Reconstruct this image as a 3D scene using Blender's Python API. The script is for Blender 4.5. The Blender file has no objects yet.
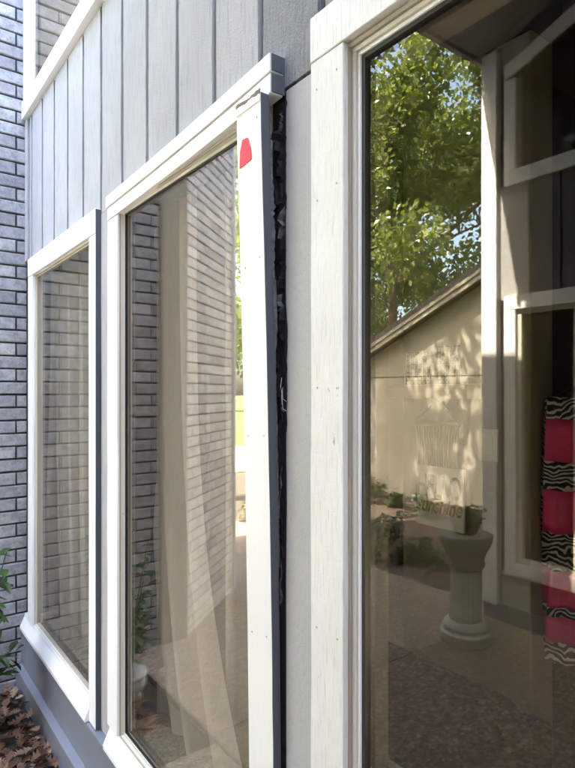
import bpy, math, random
from mathutils import Vector, Matrix, noise
random.seed(7)
R = math.radians
scene = bpy.context.scene
COL = scene.collection

# ------------------------------------------------------------------ camera, world, sun, exposure
F_PX, CU, HV, CAM_D, CAM_H = 576.0, 287.5, 392.0, 0.72, 1.52   # focal, centre column, horizon row, metres to wall, eye height
cam_d = bpy.data.cameras.new('camera'); cam = bpy.data.objects.new('camera', cam_d); COL.objects.link(cam)
cam.location = (0, -CAM_D, CAM_H)
cam_d.sensor_fit = 'HORIZONTAL'; cam_d.sensor_width = 36.0; cam_d.lens = F_PX / 575 * 36
cam_d.shift_y = (HV - 384) / 575
cam_d.clip_start = 0.02; cam_d.clip_end = 600
cam.rotation_euler = Vector((-0.8, 0.6, 0)).to_track_quat('-Z', 'Y').to_euler()
scene.camera = cam

SUN = Vector((-0.14, 0.61, 0.78)).normalized()
world = bpy.data.worlds.new('World'); scene.world = world; world.use_nodes = True
wn = world.node_tree
sky = wn.nodes.new('ShaderNodeTexSky'); sky.sky_type = 'NISHITA'; sky.sun_disc = False
sky.sun_elevation = math.asin(SUN.z); sky.sun_rotation = math.atan2(SUN.x, SUN.y) % (2 * math.pi)
sky.air_density = 1.0; sky.dust_density = 5.0; sky.ozone_density = 0.3
bg = wn.nodes['Background']; bg.inputs['Strength'].default_value = 0.15
wn.links.new(sky.outputs[0], bg.inputs['Color'])
sd = bpy.data.lights.new('sun', 'SUN'); sd.energy = 3.6; sd.angle = R(0.5); sd.color = (1, 0.95, 0.87)
so = bpy.data.objects.new('sun', sd); COL.objects.link(so)
so.rotation_euler = (-SUN).to_track_quat('-Z', 'Y').to_euler(); so.location = (0, 0, 20)
vs = scene.view_settings
vs.view_transform = 'Standard'; vs.look = 'None'; vs.gamma = 1.0; vs.use_curve_mapping = False
vs.exposure = 4.9
scene.render.engine = 'CYCLES'
scene.cycles.max_bounces = 10; scene.cycles.transparent_max_bounces = 24; scene.cycles.glossy_bounces = 5

# ------------------------------------------------------------------ pixel helpers (photo pixels -> points on a plane y = const)
def at(u, v, y=0.0):
    du = u - CU
    t = (y + CAM_D) / (0.6 * F_PX + 0.8 * du)
    return Vector((t * (-0.8 * F_PX + 0.6 * du), y, CAM_H - (v - HV) * t))
def ax(u, y=0.0): return at(u, 0, y).x
def seen(u, v, dist):            # a point met in the glass: dist = its distance from the window wall
    p = at(u, v, dist); return Vector((p.x, -dist, p.z))

# ------------------------------------------------------------------ materials
def mat(name):
    m = bpy.data.materials.new(name); m.use_nodes = True
    nt = m.node_tree; b = nt.nodes['Principled BSDF']
    return m, nt, b
def N(nt, kind, **kw):
    n = nt.nodes.new(kind)
    for k, v in kw.items(): setattr(n, k, v)
    return n
def coords(nt, scale=(1, 1, 1), world_pos=True):
    mp = N(nt, 'ShaderNodeMapping'); mp.inputs['Scale'].default_value = scale
    if world_pos: nt.links.new(N(nt, 'ShaderNodeNewGeometry').outputs['Position'], mp.inputs['Vector'])
    else: nt.links.new(N(nt, 'ShaderNodeTexCoord').outputs['Object'], mp.inputs['Vector'])
    return mp.outputs[0]
def noise_tex(nt, vec, scale, detail=5, rough=0.6):
    n = N(nt, 'ShaderNodeTexNoise'); n.inputs['Scale'].default_value = scale
    n.inputs['Detail'].default_value = detail; n.inputs['Roughness'].default_value = rough
    nt.links.new(vec, n.inputs['Vector']); return n.outputs['Fac']
def ramp(nt, fac, stops):
    r = N(nt, 'ShaderNodeValToRGB'); e = r.color_ramp.elements
    while len(e) > 1: e.remove(e[-1])
    for i, (p, c) in enumerate(stops):
        el = e[0] if i == 0 else e.new(p)
        el.position = p; el.color = (*c, 1) if len(c) == 3 else c
    nt.links.new(fac, r.inputs['Fac']); return r.outputs['Color']
def mixc(nt, fac, a, b, blend='MIX'):
    m = N(nt, 'ShaderNodeMix', data_type='RGBA', blend_type=blend)
    for sock, val in ((m.inputs[0], fac), (m.inputs[6], a), (m.inputs[7], b)):
        if hasattr(val, 'is_linked') or hasattr(val, 'links'): nt.links.new(val, sock)
        elif isinstance(val, (int, float)): sock.default_value = val
        else: sock.default_value = (*val, 1)
    return m.outputs[2]
def bump(nt, b, height, strength=0.3, dist=0.004):
    n = N(nt, 'ShaderNodeBump'); n.inputs['Strength'].default_value = strength; n.inputs['Distance'].default_value = dist
    nt.links.new(height, n.inputs['Height']); nt.links.new(n.outputs[0], b.inputs['Normal'])
def m_add(nt, a, b, op='ADD'):
    n = N(nt, 'ShaderNodeMath', operation=op)
    for s, v in ((n.inputs[0], a), (n.inputs[1], b)):
        if isinstance(v, (int, float)): s.default_value = v
        else: nt.links.new(v, s)
    return n.outputs[0]

def paint(name, c, grain=0.25, rough=0.55, chips=None, grainscale=(55, 55, 3), stain=0.12, bumpd=0.003):
    m, nt, b = mat(name)
    g = noise_tex(nt, coords(nt, grainscale), 3.0, 6, 0.65)
    s = noise_tex(nt, coords(nt, (1, 1, 0.6)), 4.0, 5, 0.6)
    fine = noise_tex(nt, coords(nt, (1, 1, 1)), 220, 3, 0.6)
    dark = tuple(x * 0.62 for x in c)
    col = ramp(nt, g, [(0.30, dark), (0.47, c), (1.0, c)])
    col = mixc(nt, grain, c, col)
    st = ramp(nt, s, [(0.35, (0, 0, 0)), (0.75, (1, 1, 1))])
    col = mixc(nt, m_add(nt, st, stain, 'MULTIPLY'), col, tuple(x * 0.72 for x in c))
    if chips:
        k = noise_tex(nt, coords(nt, (60, 60, 16)), 1.0, 4, 0.7)
        kk = ramp(nt, k, [(0.70, (0, 0, 0)), (0.715, (1, 1, 1))])
        col = mixc(nt, kk, col, chips)
    nt.links.new(col, b.inputs['Base Color']); b.inputs['Roughness'].default_value = rough
    h = m_add(nt, m_add(nt, g, 0.8, 'MULTIPLY'), m_add(nt, fine, 0.25, 'MULTIPLY'))
    bump(nt, b, h, 0.35 + grain * 0.5, bumpd)
    return m
def plain(name, c, rough=0.6, var=0.15, scale=30, metallic=0.0, bumps=0.15):
    m, nt, b = mat(name)
    n = noise_tex(nt, coords(nt), scale, 5, 0.6)
    col = ramp(nt, n, [(0.3, tuple(x * (1 - var) for x in c)), (0.7, tuple(min(1, x * (1 + var)) for x in c))])
    nt.links.new(col, b.inputs['Base Color']); b.inputs['Roughness'].default_value = rough; b.inputs['Metallic'].default_value = metallic
    if bumps: bump(nt, b, n, bumps, 0.004)
    return m
def glass(name, tint=(0.86, 0.86, 0.82), mult=2.0):
    m = bpy.data.materials.new(name); m.use_nodes = True; nt = m.node_tree; nt.nodes.clear()
    out = N(nt, 'ShaderNodeOutputMaterial'); mx = N(nt, 'ShaderNodeMixShader')
    tr = N(nt, 'ShaderNodeBsdfTransparent'); gl = N(nt, 'ShaderNodeBsdfGlossy')
    tr.inputs['Color'].default_value = (*tint, 1); gl.inputs['Roughness'].default_value = 0.0; gl.inputs['Color'].default_value = (1.0, 0.955, 0.875, 1)
    geo = N(nt, 'ShaderNodeNewGeometry'); dt = N(nt, 'ShaderNodeVectorMath', operation='DOT_PRODUCT')
    nt.links.new(geo.outputs['Incoming'], dt.inputs[0]); nt.links.new(geo.outputs['Normal'], dt.inputs[1])
    c = m_add(nt, dt.outputs['Value'], 0, 'ABSOLUTE')
    p = m_add(nt, m_add(nt, 1.0, c, 'SUBTRACT'), 5.0, 'POWER')
    r = m_add(nt, m_add(nt, p, 0.957, 'MULTIPLY'), 0.043)
    r2 = m_add(nt, m_add(nt, r, mult, 'MULTIPLY'), m_add(nt, m_add(nt, r, mult - 1, 'MULTIPLY'), 1.0), 'DIVIDE')
    # slight waviness of the panes
    wv = noise_tex(nt, coords(nt), 2.2, 1, 0.4)
    bp = N(nt, 'ShaderNodeBump'); bp.inputs['Strength'].default_value = 0.06; bp.inputs['Distance'].default_value = 0.006
    nt.links.new(wv, bp.inputs['Height']); nt.links.new(bp.outputs[0], gl.inputs['Normal'])
    nt.links.new(r2, mx.inputs[0]); nt.links.new(tr.outputs[0], mx.inputs[1]); nt.links.new(gl.outputs[0], mx.inputs[2])
    nt.links.new(mx.outputs[0], out.inputs['Surface'])
    return m
def leafmat(name, c1, c2, trans=0.45, rough=0.45):
    m, nt, b = mat(name)
    oi = noise_tex(nt, coords(nt), 2.3, 4, 0.7)
    col = ramp(nt, oi, [(0.35, c1), (0.65, c2)])
    nt.links.new(col, b.inputs['Base Color']); b.inputs['Roughness'].default_value = rough
    tl = N(nt, 'ShaderNodeBsdfTranslucent'); tc = mixc(nt, 1.0, col, (1.25, 1.3, 0.5), 'MULTIPLY')
    nt.links.new(tc, tl.inputs['Color'])
    mx = N(nt, 'ShaderNodeMixShader'); mx.inputs[0].default_value = trans
    nt.links.new(b.outputs[0], mx.inputs[1]); nt.links.new(tl.outputs[0], mx.inputs[2])
    nt.links.new(mx.outputs[0], nt.nodes['Material Output'].inputs['Surface'])
    return m

M = {}
M['white'] = paint('white_paint', (0.86, 0.85, 0.825), 0.10, 0.45, None, (50, 50, 2.5), 0.05, 0.0012)
M['white_worn'] = paint('white_paint_worn', (0.84, 0.82, 0.77), 0.75, 0.6, (0.32, 0.27, 0.22), (110, 110, 5), 0.35, 0.0025)
M['siding'] = paint('grey_siding_paint', (0.475, 0.467, 0.455), 0.8, 0.8, None, (40, 40, 3.0), 0.6, 0.014)
M['siding_rough'] = paint('rough_grey_siding_paint', (0.37, 0.37, 0.37), 1.0, 0.85, None, (52, 52, 6), 0.6, 0.03)
M['siding_smooth'] = paint('grey_panel_paint', (0.46, 0.455, 0.445), 0.3, 0.65, (0.18, 0.18, 0.19), (50, 50, 20), 0.4, 0.004)
M['base_paint'] = paint('blue_grey_base_paint', (0.20, 0.215, 0.25), 0.08, 0.32, None, (3, 3, 40), 0.25, 0.0012)
M['siding_shaded'] = paint('shaded_siding_tone', (0.10, 0.10, 0.11), 0.25, 0.7, None, (38, 38, 2.2), 0.2, 0.004)  # darkened copy of the siding grey, for boards in porch shade
M['groove_shade'] = plain('groove_shade_tone', (0.07, 0.075, 0.09), 0.8)  # darker than the boards: groove shadow put into the colour
M['edge_shade'] = paint('edge_shade_tone', (0.085, 0.092, 0.11), 0.2, 0.6, None, (60, 60, 3), 0.2, 0.002)  # dark tone standing in for shade on casing sides and ends
M['cream'] = paint('cream_sash_paint', (0.66, 0.62, 0.52), 0.3, 0.5, (0.30, 0.24, 0.17), (80, 80, 4), 0.3, 0.0015)
M['tan'] = paint('tan_stop_paint', (0.42, 0.37, 0.29), 0.4, 0.6, None, (70, 70, 4), 0.4, 0.002)
M['gasket'] = plain('black_gasket', (0.012, 0.012, 0.013), 0.4)
M['glass'] = glass('window_glass', (0.93, 0.915, 0.88), 1.05)
M['glass_dark'] = glass('window_glass_tinted', (0.69, 0.68, 0.63), 1.25)
M['glass_mid'] = glass('window_glass_double', (0.93, 0.915, 0.88), 1.8)
M['felt'] = plain('black_felt_paper', (0.010, 0.010, 0.010), 0.85, 0.5, 60, 0, 0.6)
M['felt_torn'] = plain('torn_grey_paper', (0.10, 0.10, 0.11), 0.9, 0.5, 80, 0, 0.5)
M['rawwood'] = paint('split_bare_wood', (0.20, 0.15, 0.105), 0.7, 0.8, None, (70, 70, 4), 0.5, 0.004)
M['tape'] = plain('pink_tape', (0.78, 0.035, 0.075), 0.5, 0.06, 60)
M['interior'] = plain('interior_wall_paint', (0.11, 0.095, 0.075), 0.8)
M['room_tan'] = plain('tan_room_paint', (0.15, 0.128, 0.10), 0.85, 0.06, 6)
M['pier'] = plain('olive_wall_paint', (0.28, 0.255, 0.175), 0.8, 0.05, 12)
M['ledge'] = None
M['wood_int'] = paint('tan_wood', (0.40, 0.26, 0.15), 0.4, 0.5, None, (4, 60, 60), 0.3)
M['dark_door'] = plain('dark_door_wood', (0.020, 0.013, 0.011), 0.5)
M['chair'] = plain('dark_brown_upholstery', (0.016, 0.013, 0.011), 0.85, 0.4, 90)
M['plastic'] = plain('ivory_plastic', (0.62, 0.57, 0.46), 0.4, 0.03)
M['pink'] = plain('pink_satin', (0.70, 0.045, 0.17), 0.4, 0.15, 18)
M['ped'] = plain('white_cast_stone', (0.56, 0.55, 0.52), 0.8, 0.22, 18)
M['ped_grey'] = plain('weathered_cast_stone', (0.20, 0.19, 0.165), 0.8, 0.3, 25)
M['urn_dark'] = plain('dark_planter', (0.035, 0.032, 0.028), 0.6, 0.3, 25)
M['cream_wall'] = paint('cream_board_wall', (0.36, 0.335, 0.265), 0.5, 0.85, None, (9, 9, 1.2), 0.6, 0.004)
M['shingle'] = plain('roof_shingles', (0.07, 0.06, 0.055), 0.9, 0.35, 60, 0, 0.6)
M['soffit'] = plain('grey_soffit_paint', (0.33, 0.31, 0.30), 0.75, 0.06, 5)
M['bark'] = paint('tree_bark', (0.16, 0.12, 0.09), 0.7, 0.95, None, (16, 16, 4), 0.5, 0.02)
M['leaf'] = leafmat('tree_leaf', (0.045, 0.075, 0.022), (0.25, 0.29, 0.09), 0.42, 0.28)
M['leaf_dark'] = leafmat('shrub_leaf', (0.028, 0.06, 0.02), (0.06, 0.11, 0.03), 0.3, 0.35)
M['concrete_pale'] = plain('pale_concrete', (0.48, 0.46, 0.42), 0.9, 0.12, 8)
M['soil'] = plain('dark_mulch_soil', (0.035, 0.026, 0.02), 0.95, 0.6, 40, 0, 0.8)
M['mulch'] = plain('bark_mulch', (0.085, 0.06, 0.045), 0.95, 0.6, 25, 0, 0.8)
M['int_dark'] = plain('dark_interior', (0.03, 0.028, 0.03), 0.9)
M['rope'] = plain('natural_cord', (0.55, 0.47, 0.35), 0.9, 0.1, 100)
M['signwhite'] = plain('white_board', (0.84, 0.84, 0.80), 0.6, 0.03)
M['ink'] = plain('dark_green_ink', (0.02, 0.024, 0.018), 0.6, 0.02)
M['gold'] = plain('gold_ink', (0.42, 0.26, 0.03), 0.4, 0.1)

def m_brick(nm='weathered_painted_brick', k=(1, 1, 1)):
    m, nt, b = mat(nm)
    oi = N(nt, 'ShaderNodeObjectInfo')
    base = ramp(nt, oi.outputs['Random'], [(0.0, (0.28, 0.275, 0.285)), (0.25, (0.45, 0.445, 0.45)), (0.5, (0.36, 0.355, 0.36)), (0.75, (0.52, 0.51, 0.50)), (1.0, (0.33, 0.32, 0.33))])
    n1 = noise_tex(nt, coords(nt), 26, 8, 0.75); n2 = noise_tex(nt, coords(nt), 90, 4, 0.7)
    st = ramp(nt, n1, [(0.42, (0, 0, 0)), (0.62, (1, 1, 1))])
    col = mixc(nt, m_add(nt, st, 0.6, 'MULTIPLY'), base, (0.16, 0.155, 0.165))
    sp = ramp(nt, n2, [(0.66, (0, 0, 0)), (0.70, (1, 1, 1))])
    col = mixc(nt, m_add(nt, sp, 0.7, 'MULTIPLY'), col, (0.07, 0.065, 0.07))
    col = mixc(nt, 1.0, col, k, 'MULTIPLY')
    nt.links.new(col, b.inputs['Base Color']); b.inputs['Roughness'].default_value = 0.85
    bump(nt, b, m_add(nt, n1, n2), 0.8, 0.006); return m
M['brick'] = m_brick()
M['brick_lit'] = m_brick('brightened_brick', (2.15, 2.06, 1.93))  # brick colour multiplied up, standing in for stronger light on the wing
M['mortar_pale'] = plain('brown_mortar', (0.16, 0.14, 0.12), 0.95, 0.3, 60)
M['mortar'] = plain('dark_mortar', (0.045, 0.042, 0.045), 0.95, 0.4, 60)

def m_aggregate():
    m, nt, b = mat('exposed_aggregate')
    v = N(nt, 'ShaderNodeTexVoronoi'); v.inputs['Scale'].default_value = 60
    nt.links.new(coords(nt), v.inputs['Vector'])
    c = ramp(nt, v.outputs['Color'], [(0.0, (0.12, 0.085, 0.06)), (0.45, (0.26, 0.195, 0.14)), (0.75, (0.40, 0.32, 0.24)), (1.0, (0.70, 0.60, 0.48))])
    ln = noise_tex(nt, coords(nt), 1.6, 4, 0.6)
    c = mixc(nt, m_add(nt, ln, 0.5, 'MULTIPLY'), c, (0.13, 0.10, 0.075))
    nt.links.new(c, b.inputs['Base Color']); b.inputs['Roughness'].default_value = 0.8
    bump(nt, b, v.outputs['Distance'], 0.6, 0.006); return m
M['agg'] = m_aggregate()
def m_ledge():
    m, nt, b = mat('speckled_beige_ledge')
    v = N(nt, 'ShaderNodeTexVoronoi'); v.inputs['Scale'].default_value = 130
    nt.links.new(coords(nt), v.inputs['Vector'])
    c = ramp(nt, v.outputs['Color'], [(0.0, (0.33, 0.29, 0.22)), (0.5, (0.44, 0.39, 0.30)), (1.0, (0.58, 0.53, 0.42))])
    nt.links.new(c, b.inputs['Base Color']); b.inputs['Roughness'].default_value = 0.7; return m
M['ledge'] = m_ledge()
def m_grass():
    m, nt, b = mat('lawn_grass')
    n = noise_tex(nt, coords(nt), 3, 6, 0.7); n2 = noise_tex(nt, coords(nt), 60, 3, 0.7)
    c = ramp(nt, m_add(nt, m_add(nt, n, 0.5, 'MULTIPLY'), m_add(nt, n2, 0.5, 'MULTIPLY')), [(0.3, (0.05, 0.09, 0.015)), (0.6, (0.12, 0.18, 0.03)), (0.8, (0.17, 0.21, 0.06))])
    nt.links.new(c, b.inputs['Base Color']); b.inputs['Roughness'].default_value = 0.9
    bump(nt, b, n2, 0.8, 0.02); return m
M['grass'] = m_grass()
def m_curtain(nm='sheer_curtain', tr_=0.2):
    m = bpy.data.materials.new(nm); m.use_nodes = True; nt = m.node_tree; nt.nodes.clear()
    out = N(nt, 'ShaderNodeOutputMaterial'); df = N(nt, 'ShaderNodeBsdfDiffuse'); tl = N(nt, 'ShaderNodeBsdfTranslucent'); tr = N(nt, 'ShaderNodeBsdfTransparent')
    w = noise_tex(nt, coords(nt, (120, 120, 6)), 2.0, 3, 0.6)
    c = ramp(nt, w, [(0.3, (0.84, 0.79, 0.69)), (0.7, (0.93, 0.89, 0.80))])
    for s in (df, tl): nt.links.new(c, s.inputs['Color'])
    a = N(nt, 'ShaderNodeMixShader'); a.inputs[0].default_value = 0.4
    nt.links.new(df.outputs[0], a.inputs[1]); nt.links.new(tl.outputs[0], a.inputs[2])
    mx = N(nt, 'ShaderNodeMixShader'); mx.inputs[0].default_value = tr_
    nt.links.new(a.outputs[0], mx.inputs[1]); nt.links.new(tr.outputs[0], mx.inputs[2]); nt.links.new(mx.outputs[0], out.inputs['Surface'])
    return m
M['curtain'] = m_curtain('dense_curtain', 0.10)
M['sheer'] = m_curtain('sheer_curtain', 0.55)
def m_zebra():
    m, nt, b = mat('zebra_print')
    mp = coords(nt, (1, 1, 1.0))
    w = N(nt, 'ShaderNodeTexWave', wave_type='BANDS', bands_direction='Z'); w.inputs['Scale'].default_value = 17
    w.inputs['Distortion'].default_value = 16; w.inputs['Detail'].default_value = 1.5; w.inputs['Detail Scale'].default_value = 0.9
    nt.links.new(mp, w.inputs['Vector'])
    c = ramp(nt, w.outputs['Fac'], [(0.60, (0.01, 0.01, 0.01)), (0.68, (0.6, 0.6, 0.58))])
    nt.links.new(c, b.inputs['Base Color']); b.inputs['Roughness'].default_value = 0.6; return m
M['zebra'] = m_zebra()
def m_deadleaf():
    m, nt, b = mat('dry_oak_leaf')
    oi = N(nt, 'ShaderNodeObjectInfo')
    c = ramp(nt, oi.outputs['Random'], [(0, (0.10, 0.045, 0.022)), (0.35, (0.16, 0.08, 0.04)), (0.6, (0.30, 0.19, 0.12)), (0.75, (0.07, 0.035, 0.02)), (1, (0.12, 0.055, 0.03))])
    nt.links.new(c, b.inputs['Base Color']); b.inputs['Roughness'].default_value = 0.7; return m
M['deadleaf'] = m_deadleaf()

# ------------------------------------------------------------------ mesh helpers
class MB:
    def __init__(s): s.v = []; s.f = []; s.fm = []
    def quad(s, a, b, c, d, mi=0):
        n = len(s.v); s.v += [tuple(a), tuple(b), tuple(c), tuple(d)]; s.f.append((n, n+1, n+2, n+3)); s.fm.append(mi)
    def hexa(s, p, mi=0):     # p: 4 bottom (ccw from above) + 4 top
        n = len(s.v); s.v += [tuple(q) for q in p]
        for f in ((3,2,1,0), (4,5,6,7), (0,1,5,4), (1,2,6,5), (2,3,7,6), (3,0,4,7)):
            s.f.append(tuple(n+i for i in f)); s.fm.append(mi)
    def box(s, x0, x1, y0, y1, z0, z1, mi=0):
        x0, x1 = min(x0, x1), max(x0, x1); y0, y1 = min(y0, y1), max(y0, y1)
        s.hexa([(x0,y0,z0),(x1,y0,z0),(x1,y1,z0),(x0,y1,z0),(x0,y0,z1),(x1,y0,z1),(x1,y1,z1),(x0,y1,z1)], mi)
    def prism_x(s, prof, x0, x1, mi=0):   # profile of (y,z)
        n = len(s.v); k = len(prof)
        s.v += [(x0, y, z) for y, z in prof] + [(x1, y, z) for y, z in prof]
        for i in range(k):
            j = (i+1) % k; s.f.append((n+i, n+j, n+k+j, n+k+i)); s.fm.append(mi)
        s.f.append(tuple(n+i for i in reversed(range(k)))); s.f.append(tuple(n+k+i for i in range(k))); s.fm += [mi, mi]
    def tube(s, pts, rad, seg=8, mi=0, cap=True):
        n0 = len(s.v); pts = [Vector(p) for p in pts]; k = len(pts)
        for i, p in enumerate(pts):
            d = (pts[min(i+1, k-1)] - pts[max(i-1, 0)]).normalized()
            a = d.orthogonal().normalized() if i == 0 else (a - d * a.dot(d)).normalized()
            b = d.cross(a); r = rad[i] if isinstance(rad, (list, tuple)) else rad
            for j in range(seg):
                t = 2*math.pi*j/seg; s.v.append(tuple(p + a*(r*math.cos(t)) + b*(r*math.sin(t))))
        for i in range(k-1):
            for j in range(seg):
                q = (j+1) % seg
                s.f.append((n0+i*seg+j, n0+i*seg+q, n0+(i+1)*seg+q, n0+(i+1)*seg+j)); s.fm.append(mi)
        if cap:
            s.f.append(tuple(n0+j for j in reversed(range(seg)))); s.f.append(tuple(n0+(k-1)*seg+j for j in range(seg))); s.fm += [mi, mi]
    def lathe(s, prof, c=(0,0,0), seg=32, mi=0, flute=0, fr=(0, 0)):
        n0 = len(s.v); k = len(prof)
        for i, (r, z) in enumerate(prof):
            for j in range(seg):
                t = 2*math.pi*j/seg; rr = r
                if flute and fr[0] <= z <= fr[1]: rr = r * (1 - 0.07*(0.5+0.5*math.cos(t*flute)))
                s.v.append((c[0]+rr*math.cos(t), c[1]+rr*math.sin(t), c[2]+z))
        for i in range(k-1):
            for j in range(seg):
                q = (j+1) % seg
                s.f.append((n0+i*seg+j, n0+i*seg+q, n0+(i+1)*seg+q, n0+(i+1)*seg+j)); s.fm.append(mi)
        s.f.append(tuple(n0+j for j in reversed(range(seg)))); s.f.append(tuple(n0+(k-1)*seg+j for j in range(seg))); s.fm += [mi, mi]
    def mesh(s, name, mats, smooth=False):
        me = bpy.data.meshes.new(name); me.from_pydata(s.v, [], s.f)
        for m in (mats if isinstance(mats, (list, tuple)) else [mats]): me.materials.append(m)
        if any(s.fm): me.polygons.foreach_set('material_index', s.fm)
        if smooth: me.polygons.foreach_set('use_smooth', [True]*len(s.f))
        me.update(); return me
    def build(s, name, mats, parent=None, bevel=0, smooth=False):
        return link(name, s.mesh(name, mats, smooth), parent, bevel)
def link(name, me, parent=None, bevel=0):
    o = bpy.data.objects.new(name, me); COL.objects.link(o)
    if parent: o.parent = parent
    if bevel:
        b = o.modifiers.new('bevel', 'BEVEL'); b.width = bevel; b.segments = 2; b.limit_method = 'ANGLE'
    return o
def tag(o, label=None, cat=None, group=None, kind=None):
    for k, v in (('label', label), ('category', cat), ('group', group), ('kind', kind)):
        if v: o[k] = v
    return o
def empty(name, loc=(0,0,0), label=None, cat=None, group=None, rz=0):
    o = bpy.data.objects.new(name, None); COL.objects.link(o); o.location = loc; o.rotation_euler.z = rz
    o.empty_display_size = 0.1
    return tag(o, label, cat, group)
def rough_board(x0, x1, y0, y1, z0, z1, nz=10, j=0.0012, lean=None, edge=False):
    """a board standing upright, its edges a little uneven; lean(z) -> y shift"""
    b = MB(); ring = []
    for i in range(nz+1):
        z = z0 + (z1-z0)*i/nz; d = lean(z) if lean else 0
        ring.append([(x + random.uniform(-j, j), y + d + random.uniform(-j, j)*0.5, z) for x, y in ((x0,y0),(x1,y0),(x1,y1),(x0,y1))])
    for r in ring: b.v += r
    for i in range(nz):
        for q in range(4):
            w = (q+1) % 4; b.f.append((i*4+q, i*4+w, (i+1)*4+w, (i+1)*4+q)); b.fm.append(0)
    b.f.append((3,2,1,0)); n = nz*4; b.f.append((n, n+1, n+2, n+3)); b.fm += [0, 0]
    if edge: b.fm = [1 if (i < nz*4 and i % 4 in (1, 2)) else 0 for i in range(len(b.f))]  # right-hand and back faces take the second, shade-toned material
    return b

# ================================================================== THE SETTING: ground, lawn, drive, paving, beds
def sheet(name, x0, x1, y0, y1, z, m, t=0.0):
    b = MB()
    if t: b.box(x0, x1, y0, y1, z-t, z)
    else: b.quad((x0,y0,z),(x1,y0,z),(x1,y1,z),(x0,y1,z))
    return tag(b.build(name, m), kind='structure')
sheet('lawn', -200, 200, -200, 200, -0.06, M['grass'])
sheet('driveway', -14.2, -9.6, -60, 30, -0.04, M['concrete_pale'])
sheet('planting_bed_ground', -9.3, -2.2, -5.85, -2.86, -0.03, M['mulch'])
sheet('wall_bed_ground', -3.235, -2.2, -0.52, -0.05, -0.02, M['soil'])
path = tag(bpy.data.objects.new('paved_path', None), kind='structure'); COL.objects.link(path)
bb = MB(); bb.box(-6.2, 2.4, -2.86, -0.52, -0.12, -0.012); bb.box(-2.19, 2.4, -0.52, -0.06, -0.12, -0.012)
tag(bb.build('path_base', M['mortar'], path), kind='structure')
for (x0, x1) in ((-6.2, -4.9), (-4.9, -3.6), (-3.6, -2.25), (-2.25, -0.9), (-0.9, 0.8), (0.8, 2.4)):
    for (y0, y1) in ((-2.86, -1.75), (-1.75, -0.53)):
        b = MB(); b.box(x0+0.002, x1-0.002, y0+0.002, y1-0.002, -0.1, 0.0); b.build('paving_slab', M['agg'], path, 0.003)
for (x0, x1) in ((-2.19, -0.9), (-0.9, 0.8), (0.8, 2.4)):
    b = MB(); b.box(x0+.006, x1-.006, -0.518, -0.07, -0.1, 0.0); b.build('paving_slab', M['agg'], path, 0.003)

# ================================================================== WINDOW WALL
WX0 = -3.238                                  # brick corner
G0, GP = -1.058, 0.2075                       # siding grooves
wall = empty('siding_wall', (0, 0, 0), 'grey vertical board siding wall holding the white framed windows', 'wall')
ROOF_Z = 5.05
W1 = (ax(28, -0.02), ax(95.5, -0.02)); W2 = (ax(107.5, -0.02), -0.978); W3 = (ax(311, -0.02), 0.40)
# core behind the boards, with the openings left free
b = MB()
b.box(-3.43, 2.3, 0.045, 0.14, -0.1, 0.30); b.box(-3.43, 2.3, 0.045, 0.14, 2.16, 3.10)
b.box(-3.43, -3.16, 0.045, 0.14, 0.30, 2.16); b.box(W1[1]-0.06, W2[0]+0.05, 0.045, 0.14, 0.30, 2.16)
b.box(W2[1]-0.07, W3[0]+0.05, 0.045, 0.14, 0.30, 2.16); b.box(W3[1]-0.03, 2.3, 0.045, 0.14, 0.30, 2.16)
b.box(-3.43, -3.15, 0.045, 0.14, 3.10, 4.3); b.box(-2.24, 2.3, 0.045, 0.14, 3.10, 4.3); b.box(-3.43, 2.3, 0.045, 0.14, 4.3, ROOF_Z-.001)
b.build('wall_core', M['interior'], wall)
b = MB(); b.box(-3.236, 2.3, 0.018, 0.043, 2.14, 3.02); b.box(-2.20, 2.3, 0.012, 0.043, 3.021, ROOF_Z); b.box(-3.236, -2.201, 0.012, 0.043, 4.3, ROOF_Z)
b.box(W1[1]-0.01, W2[0]+0.01, 0.012, 0.043, 0.28, 2.139); b.build('groove_backing', M['groove_shade'], wall)
# siding boards, one object each
xs = [-3.18] + [G0 - GP*k for k in range(10, -1, -1)] + [G0 + GP*k for k in range(1, 17)]
xs = sorted(set(round(x, 4) for x in xs))
for i in range(len(xs)-1):
    x0, x1 = xs[i]+0.0105, xs[i+1]-0.0105
    if x1 - x0 < 0.02: continue
    zb = 2.172 if x0 < -1.06 else 2.156
    rough_board(x0, x1, -0.001, 0.03, zb, 2.935, 8, 0.0014).build('siding_board', M['siding_rough' if -1.06 < x0 < -0.8 else 'siding'], wall, 0.001)
    if x0 > -2.25: rough_board(x0, x1, -0.001, 0.03, 3.03, ROOF_Z, 8, 0.0014).build('siding_board', M['siding'], wall, 0.001)
    else: rough_board(x0, x1, -0.001, 0.03, 4.32, ROOF_Z, 4, 0.0014).build('siding_board', M['siding'], wall, 0.001)
rough_board(-3.235, -3.183, -0.012, 0.012, 2.20, 2.93, 6, 0.001).build('corner_trim', M['siding'], wall, 0.002)
rough_board(W1[1]+0.003, W2[0]-0.003, -0.001, 0.03, 0.285, 2.171, 6, 0.0012).build('siding_board', M['siding'], wall, 0.001)
# white band under the upper window
b = MB(); b.box(-3.236, 2.3, -0.028, 0.012, 2.937, 3.028); b.build('band_board', M['white'], wall, 0.003)
# smooth panel right of the loose casing
rough_board(-0.966, W3[0]+0.012, 0.0, 0.03, 0.10, 2.150, 10, 0.0008).build('flat_panel', M['siding_smooth'], wall, 0.002)
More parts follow.
